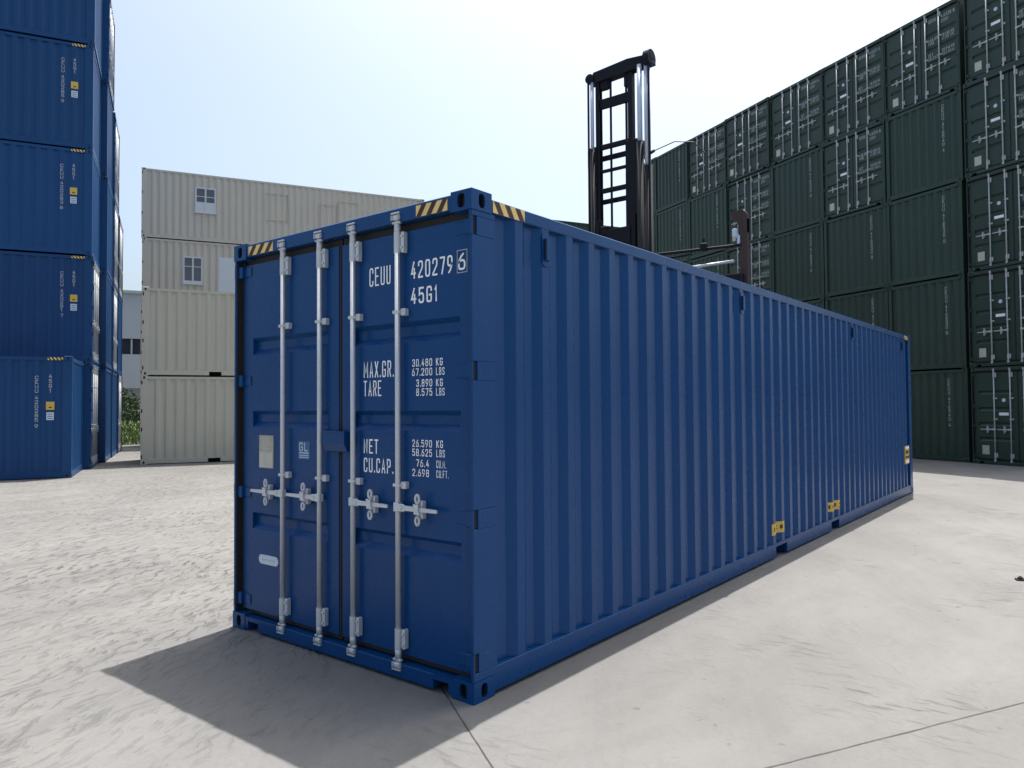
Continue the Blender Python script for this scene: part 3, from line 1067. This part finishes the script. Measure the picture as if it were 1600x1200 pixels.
for i in range(8):
    cpos = G0 + gA * (2.452 * (i - 1) + W / 2) if i else G0 - gA * (.15 + W / 2)
    for k in range(5):
        src = protos_g[seq[i * 5 + k]]
        if src in pool:
            o = src
            pool.remove(src)
        else:
            o = dup(src)
        is_door = (k + 1) in door_rows[i]
        p = cpos + jit(.018) + gB * random.uniform(-.03, .03)
        if i == 0:
            p = p - gB * .06
        p.z = k * H8
        if is_door:
            o.location = p
            o.rotation_euler = (0, 0, RG + R(random.uniform(-.15, .15)))
        else:
            o.location = p + gB * L20
            o.rotation_euler = (0, 0, RG + math.pi + R(random.uniform(-.15, .15)))
        tag(o, "dark green container %s, %s, %s" % ("with doors outward" if is_door else "with ribbed end outward", tiers[k], cols_[i]),
            "container", "dark green containers stacked in a long wall")

# farther stack behind the mast
fp = Vector((-19.6058, 30.1156, 0)) - B * 2.2 + A * W / 2
proto_f = make_container(L20, HC, GREEN, 'plain', steel=STEELD, white=WHITEOLD, marks='front')
for k in range(4):
    o = proto_f if k == 0 else dup(proto_f)
    o.location = fp + Vector((0, 0, k * HC)) + jit()
    o.rotation_euler = (0, 0, RZ_B)
    tag(o, "dark green container side-on behind the lifting mast, %s of a far stack" % ["lowest", "second", "third", "topmost"][k],
        "container", "dark green containers of the far stack")

# ------------------------------------------------------------------ blue stacks, left
o0 = Vector((-18.6226251, 5.51706192, 0))
protos_b = []
for q, (k, num) in enumerate(((1.0, "4202801"), (.9, "4202817"), (1.1, "4202838"), (.97, "4202859"))):
    bmt = paint("weathered_blue_paint", shade((0.0034, 0.051, 0.163), k), 0.40, 0.12, 0.14 + .04 * q, (0.05, 0.09, 0.17), spec=0.3)
    protos_b.append(make_container(L40, HC, bmt, 'blue_stack', steel=STEELD, white=WHITEOLD, num=num))
pool = list(protos_b)


def next_blue(i):
    src = protos_b[i % 4]
    if src in pool:
        pool.remove(src)
        return src
    return dup(src)


spec = []
#        column, s, lateral, [door outward?] from the ground up
spec.append(("front column", 0.0, 0.0, [1, 1, 0, 0, 0]))
spec.append(("second column back", 2.5, .17, [0, 0, 0, 0, 1]))
spec.append(("third column back", 5.0, .20, [0, 1, 1, 1]))
spec.append(("rearmost column", 7.5, .22, [1, 0, 1]))
used = False


def place_blue(o, s, lat, z, door_right):
    base = o0 + A * (s + W / 2) + B * lat
    if door_right:
        o.location = base + Vector((0, 0, z))
        o.rotation_euler = (0, 0, RZ_nB + R(random.uniform(-.08, .08)))
    else:
        o.location = base - B * L40 + Vector((0, 0, z))
        o.rotation_euler = (0, 0, RZ_B + R(random.uniform(-.08, .08)))


for nm, s, lat, rows in spec:
    for k, dr in enumerate(rows):
        o = next_blue(k + len(nm))
        place_blue(o, s + random.uniform(0, .02), lat + random.uniform(-.02, .02), k * HC, dr)
        tag(o, "blue container of the tall left stack, %s, %s from the ground" % (nm, ["first", "second", "third", "fourth", "fifth"][k]),
            "container", "blue containers stacked on the left")
o = next_blue(3)
place_blue(o, -2.5, -.19, 0, 0)
tag(o, "single blue container on the ground standing before the tall blue stack", "container", "blue containers stacked on the left")

# ------------------------------------------------------------------ beige containers
bf = Vector((-19.0877, 7.0447, 0))
proto_c = make_container(L20, H8, BEIGE, 'plain')
for k in range(2):
    o = proto_c if k == 0 else dup(proto_c)
    o.location = bf + A * W / 2 + Vector((0, 0, k * H8)) + B * (.02 * k)
    o.rotation_euler = (0, 0, RZ_B)
    tag(o, ["beige twenty-foot container on the ground with fork pockets, lower of the two",
            "beige twenty-foot container with fork pockets, stacked on the lower beige one"][k],
        "container", "beige containers")
rb = Vector((-28.07098, 11.2001, 0))
proto_r = make_container(L40, HC, BEIGE2, 'plain')


def window(root, y0, y1, z0, z1, low):
    w = MB()
    xo = h - .012
    t = .055
    w.box(xo - .03, xo + .03, y0, y1, z0, z0 + t, 0, .004)
    w.box(xo - .03, xo + .03, y0, y1, z1 - t, z1, 0, .004)
    for a in (y0, (y0 + y1) / 2 - t * .6, y1 - t):
        w.box(xo - .03, xo + .028, a, a + (t if a != (y0 + y1) / 2 - t * .6 else t * 1.2), z0 + t, z1 - t, 0, .004)
    w.box(xo - .03, xo + .05, y0 - .05, y1 + .05, z0 - .04, z0 - .001, 0, .004)
    wn_ = w.build("window", FRAMEW, root)
    zb = z0 + (z1 - z0) * .62
    w2 = MB()
    w2.box(xo + .0122, xo + .02, y0 + t, y1 - t, zb, zb + .03)
    w2.build("glazing_bar", FRAMEW, wn_)
    for a, b in ((y0 + t, (y0 + y1) / 2 - t * .6), ((y0 + y1) / 2 + t * .6, y1 - t)):
        p = MB()
        p.box(xo - .01, xo + .004, a, b, z0 + t, z1 - t)
        p.build("pane", PANEG, wn_)
        p = MB()
        p.box(xo + .0045, xo + .012, a, b, z0 + t, z0 + t + (z1 - z0) * low)
        p.build("lower_panel", FRAMEW, wn_)
    return wn_


for k in range(4):
    if k == 0:
        o = proto_r
    else:
        o = dup(proto_r)
    o.location = rb + A * W / 2 + Vector((0, 0, k * HC)) + B * (0.0 if k != 2 else .03)
    o.rotation_euler = (0, 0, RZ_B)
    tag(o, ["beige forty-foot container at the bottom of the rear beige stack", "beige forty-foot container second up in the rear beige stack",
            "beige cabin container with a white window and pale door, under the topmost cabin",
            "beige cabin container with a white window and blanked openings, topmost of its stack"][k],
        "container", "beige containers")
    if k == 3:
        window(o, 2.04, 2.85, 1.24, 2.30, .36)
        for y0, y1, z0, z1 in ((4.89, 5.84, 1.2, 2.35), (7.24, 8.0, .35, 2.1), (8.05, 8.99, 1.2, 2.33)):
            g = MB()
            xo = h - .012
            for a, b in ((y0 - .02, y0), (y1, y1 + .02)):
                g.box(xo - .04, xo + .012, a, b, z0 - .02, z1 + .02)
            for a, b in ((z0 - .02, z0), (z1, z1 + .02)):
                g.box(xo - .04, xo + .012, y0, y1, a, b)
            g.build("opening_frame", BEIGE2, o)
    if k == 2:
        window(o, 1.555, 2.305, 1.07, 2.21, .06)
        g = MB()
        g.box(h - .04, h + .004, 2.93, 3.95, .15, 2.27, 0, .01)
        g.box(h + .004, h + .03, 3.78, 3.83, 1.05, 1.2, 0, .004)
        g.build("door_panel", FRAMEW, o)

# ------------------------------------------------------------------ container handler with its mast
mh = thing("container_handler", (-6.4, 12.5, 0))
tag(mh, "dark container handler with a tall lifting mast behind the blue container", "handler")


def part(name, mat, fn, parent=mh, smooth=False):
    g = MB()
    fn(g)
    return g.build(name, mat, parent, smooth=smooth)


def rail(g, x0, x1, y0, y1, z0, z1, s):
    """I-shaped mast channel open towards the inside (s=+1: inside is +x)"""
    t = .035
    g.box(x0, x1, y0, y0 + t, z0, z1, 0, .006)
    g.box(x0, x1, y1 - t, y1, z0, z1, 0, .006)
    if s > 0:
        g.box(x0, x0 + .06, y0 + t, y1 - t, z0, z1)
    else:
        g.box(x1 - .06, x1, y0 + t, y1 - t, z0, z1)


def f(g):
    rail(g, -.76, -.54, .02, .27, .35, 8.06, 1)
    rail(g, .27, .60, .02, .27, .35, 8.02, -1)
    g.box(-.80, -.70, .0, .28, 7.55, 8.0, 0, .02)
    g.box(.56, .68, .0, .28, 7.55, 8.0, 0, .02)
    for z0, z1 in ((6.65, 6.77), (7.74, 7.87), (3.2, 3.5), (.5, .9)):
        g.box(-.56, .34, .24, .30, z0, z1, 0, .01)
part("mast_frame", MAST, f)


def f(g):
    rail(g, -.58, -.47, .05, .21, 4.2, 9.80, 1)
    rail(g, .33, .45, .05, .21, 4.2, 9.80, -1)
    for z0, z1 in ((9.00, 9.24), (7.98, 8.10), (7.40, 7.47), (6.89, 7.0)):
        g.box(-.50, .36, .09, .18, z0, z1, 0, .01)
    g.box(-.48, -.20, .06, .2, 9.45, 9.72, 0, .05)
    g.box(.20, .36, .06, .2, 9.35, 9.72, 0, .05)
part("inner_mast", MAST, f)


def f(g):
    g.prism([(-.74, 9.70), (-.60, 9.93), (.35, 10.00), (.98, 9.94), (1.0, 9.72), (.6, 9.70), (-.5, 9.66)], 'y', .0, .24)
    g.tube((-.70, -.04, 9.79), (-.70, .26, 9.79), .12, 14)
part("top_beam", MAST, f)
part("sheave", MAST, lambda g: (g.tube((.84, .06, 9.86), (.99, .06, 9.86), .20, 18), g.box(.80, 1.0, -.06, .2, 9.80, 9.95, 0, .03)))
for x, y, r, z0 in ((-.655, .02, .045, 8.0), (.685, .0, .060, 7.9), (.855, .06, .075, 7.3)):
    part("lift_cylinder", CHROME, lambda g: g.tube((x, y, z0), (x, y, 9.75), r, 16), smooth=True)
    part("cylinder_barrel", DARK, lambda g: g.tube((x, y, .6), (x, y, z0), r * 1.45, 14), smooth=True)
for x in (-.19, .245, .945, -.73):
    part("lift_chain", MAST, lambda g: g.box(x - .022, x + .022, .12 if abs(x) < .5 else -.05, .16 if abs(x) < .5 else -.02, 4.6, 9.8))


def f(g):
    g.box(-.42, .42, -.06, .12, 5.25, 5.93, 0, .02)
    g.box(-.40, -.20, -.08, .12, 5.8, 6.02, 0, .02)
    g.box(-.70, .70, -.10, .08, 3.9, 5.3, 0, .02)
    for x in (-.5, .5):
        g.box(x - .06, x + .06, -.05, .1, 3.6, 6.2, 0, .01)
part("carriage", MAST, f)


def f(g):
    g.box(-3.25, 3.25, -.42, -.10, 4.05, 4.42, 0, .02)
    g.box(-1.6, 1.6, -.46, -.06, 4.42, 4.62, 0, .02)
    for x in (-.9, .9):
        g.box(x - .1, x + .1, -.5, -.04, 3.7, 4.7, 0, .01)
part("spreader_beam", MAST, f)


def f(g):
    g.tube((.6, -.2, 5.12), (3.2, -.2, 5.05), .035, 10)
    g.tube((1.0, -.2, 4.95), (2.0, -.2, 5.0), .025, 8)
    g.box(2.27, 2.42, -.28, -.12, 5.03, 5.20, 0, .02)
    g.tube((2.34, -.2, 5.1), (2.34, -.2, 5.30), .03, 8)
part("upper_rail", MAST, f)
part("telescoping_rod", STEEL, lambda g: (g.tube((1.4, -.26, 4.68), (3.05, -.26, 4.71), .032, 12), g.tube((1.4, -.26, 4.52), (2.4, -.26, 4.56), .02, 10)), smooth=True)
for s in (1, -1):
    def f(g):
        g.box(s * 3.20, s * 3.33, -.24, -.10, 3.6, 5.62, 0, .015)
        pts = [(s * 3.33, 5.6), (s * 3.32, 5.72), (s * 3.24, 5.79), (s * 3.04, 5.80), (s * 3.0, 5.74), (s * 3.01, 5.58), (s * 3.10, 5.56), (s * 3.15, 5.46), (s * 3.2, 5.3), (s * 3.33, 5.3)]
        g.prism(pts if s > 0 else pts[::-1], 'y', -.23, -.11)
        g.box(s * 3.16, s * 3.20, -.2, -.12, 4.0, 5.35, 0, .01)
    part("spreader_arm", RUST, f)
    part("work_light", LABELB, lambda g: (g.box(s * 3.0, s * 3.12, -.26, -.14, 5.22, 5.42, 0, .03), g.box(s * 3.10, s * 3.17, -.22, -.14, 5.05, 5.26, 0, .01)))
part("hose", RUBBER, lambda g: (g.tube((.72, .2, 7.60), (1.05, .0, 7.60), .035, 8), g.tube((1.05, .0, 7.60), (1.6, -.05, 7.68), .012, 6),
                               g.tube((1.6, -.05, 7.68), (2.0, .1, 7.62), .012, 6), g.tube((2.0, .1, 7.62), (2.2, .6, 7.3), .012, 6)))


def f(g):
    g.box(-1.0, 1.0, .5, 5.9, .75, 1.55, 0, .05)
    g.prism([(4.6, .6), (6.3, .7), (6.5, 1.3), (6.3, 2.3), (4.9, 2.5), (4.6, 2.3)], 'x', -1.25, 1.25)
    g.box(-.9, .9, 2.9, 4.6, 1.55, 2.2, 0, .06)
    g.box(-1.7, -1.0, 1.4, 3.9, 1.05, 1.5, 0, .03)
    g.box(1.0, 1.7, 1.4, 3.9, 1.05, 1.5, 0, .03)
part("chassis", RUST, f)


def f(g):
    for x in (-.62, .56):
        for y in (1.3, 2.75):
            g.box(x, x + .06, y, y + .07, 1.55, 3.25, 0, .01)
    g.box(-.66, .66, 1.25, 2.9, 3.25, 3.36, 0, .03)
    g.box(-.62, .62, 1.3, 2.82, 1.55, 2.05, 0, .02)
cabp = part("cab", MAST, f)
part("window", GLASSD, lambda g: g.box(-.58, .58, 1.33, 2.79, 2.06, 3.24), cabp)
for x, y, r, w_ in ((-1.45, .75, .82, .6), (1.45, .75, .82, .6), (-1.15, 4.9, .7, .5), (1.15, 4.9, .7, .5)):
    wheel = part("wheel", TYRE, lambda g: (g.tube((x - w_ / 2, y, r), (x + w_ / 2, y, r), r, 28), ), smooth=True)
    part("rim", MAST, lambda g: (g.tube((x - w_ / 2 - .01, y, r), (x + w_ / 2 + .01, y, r), r * .5, 20),), wheel)

# ------------------------------------------------------------------ warehouse and greenery in the gap
wl = thing("warehouse", (-46.2, 19.0, 0), RZ_B)     # local y along B, local x towards the yard
tag(wl, "distant pale grey warehouse with a dark window band, seen through the gap", "building")


def f(g):
    g.box(-14, 0, -9, 9, 6.10, 9.0, 0)
    g.box(-14, 0, -9, 9, 2.9, 5.08, 0)
    g.box(-14, -1.2, -9, 9, 0, 2.9, 0)
part("wall", CLAD, f, wl)
part("window_band", GLASSD, lambda g: [g.box(-.6, -.25, -8.9 + 1.8 * i, -7.2 + 1.8 * i, 5.09, 6.09) for i in range(10)], wl)
part("window_post", CLAD, lambda g: [g.box(-.6, -.1, -7.2 + 1.8 * i, -7.1 + 1.8 * i, 5.09, 6.09) for i in range(9)], wl)
part("roof", CLAD, lambda g: g.prism([(.25, 9.0), (.25, 9.18), (-7, 10.2), (-14.2, 9.18), (-14.2, 9.0)], 'y', -9.2, 9.2), wl)


def shrub(name, loc, rx, ry, hgt, n, size, mat, label, cat, group, blades=False):
    root = thing(name, loc)
    tag(root, label, cat, group)
    rnd = random.Random(int(loc[0] * 100))
    g = MB()
    lobes = [(rnd.uniform(-.6, .6) * rx, rnd.uniform(-.6, .6) * ry, rnd.uniform(.35, .8) * hgt, rnd.uniform(.3, .6)) for _ in range(9)]
    for i in range(n):
        lx, ly, lz, lr = rnd.choice(lobes)
        d = Vector((rnd.gauss(0, 1), rnd.gauss(0, 1), rnd.gauss(0, 1))).normalized() * (lr * rnd.uniform(.5, 1) ** .5)
        c = Vector((lx + d.x * rx, ly + d.y * ry, max(.05, lz + d.z * hgt * .7)))
        if blades:
            c.z = max(.05, rnd.random() ** 1.2 * hgt)
            c.x = rnd.uniform(-rx, rx); c.y = rnd.uniform(-ry, ry)
            u = Vector((rnd.gauss(0, .5), rnd.gauss(0, .5), 1)).normalized() * size * 2.4
            w_ = Vector((rnd.gauss(0, 1), rnd.gauss(0, 1), 0)).normalized() * size * .3
        else:
            u = Vector((rnd.gauss(0, 1), rnd.gauss(0, 1), rnd.gauss(0, 1))).normalized() * size
            w_ = u.orthogonal().normalized() * size * .5
        g.add([c - u * .5, c + w_ * .5, c + u * .5, c - w_ * .5], [(0, 1, 2, 3)])
    g.build("foliage", mat, root, fix=False)
    s = MB()
    for lx, ly, lz, lr in lobes[:6]:
        s.tube((lx * .15, ly * .15, -.02), (lx, ly, lz), .035, 7, 0, .012)
    s.build("stem", BARK, root)


shrub("bush", (-32.3, 12.2, 0), 1.5, 1.6, 1.0, 5200, .11, LEAF, "light green bush growing low in the gap before the warehouse", "bush", "bushes in the gap", True)
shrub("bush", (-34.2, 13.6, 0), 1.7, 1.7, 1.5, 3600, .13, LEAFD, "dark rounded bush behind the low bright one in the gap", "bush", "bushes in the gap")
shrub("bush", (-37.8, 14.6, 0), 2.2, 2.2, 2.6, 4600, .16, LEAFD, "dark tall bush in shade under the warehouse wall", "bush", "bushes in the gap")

# ------------------------------------------------------------------ small thing on the concrete, right edge
tl = thing("metal_fitting", (2.125, 5.27, 0), R(20))
tag(tl, "small dark grey metal fitting lying on the concrete at the right edge", "fitting")
part("base_plate", MAST, lambda g: (g.box(-.04, .05, -.035, .035, .0, .014, 0, .004), g.tube((0, 0, .014), (0, 0, .026), .024, 14)), tl)
part("locking_cone", RUBBER, lambda g: g.tube((0, 0, .0265), (0, 0, .04), .02, 12, 0, .01), tl)
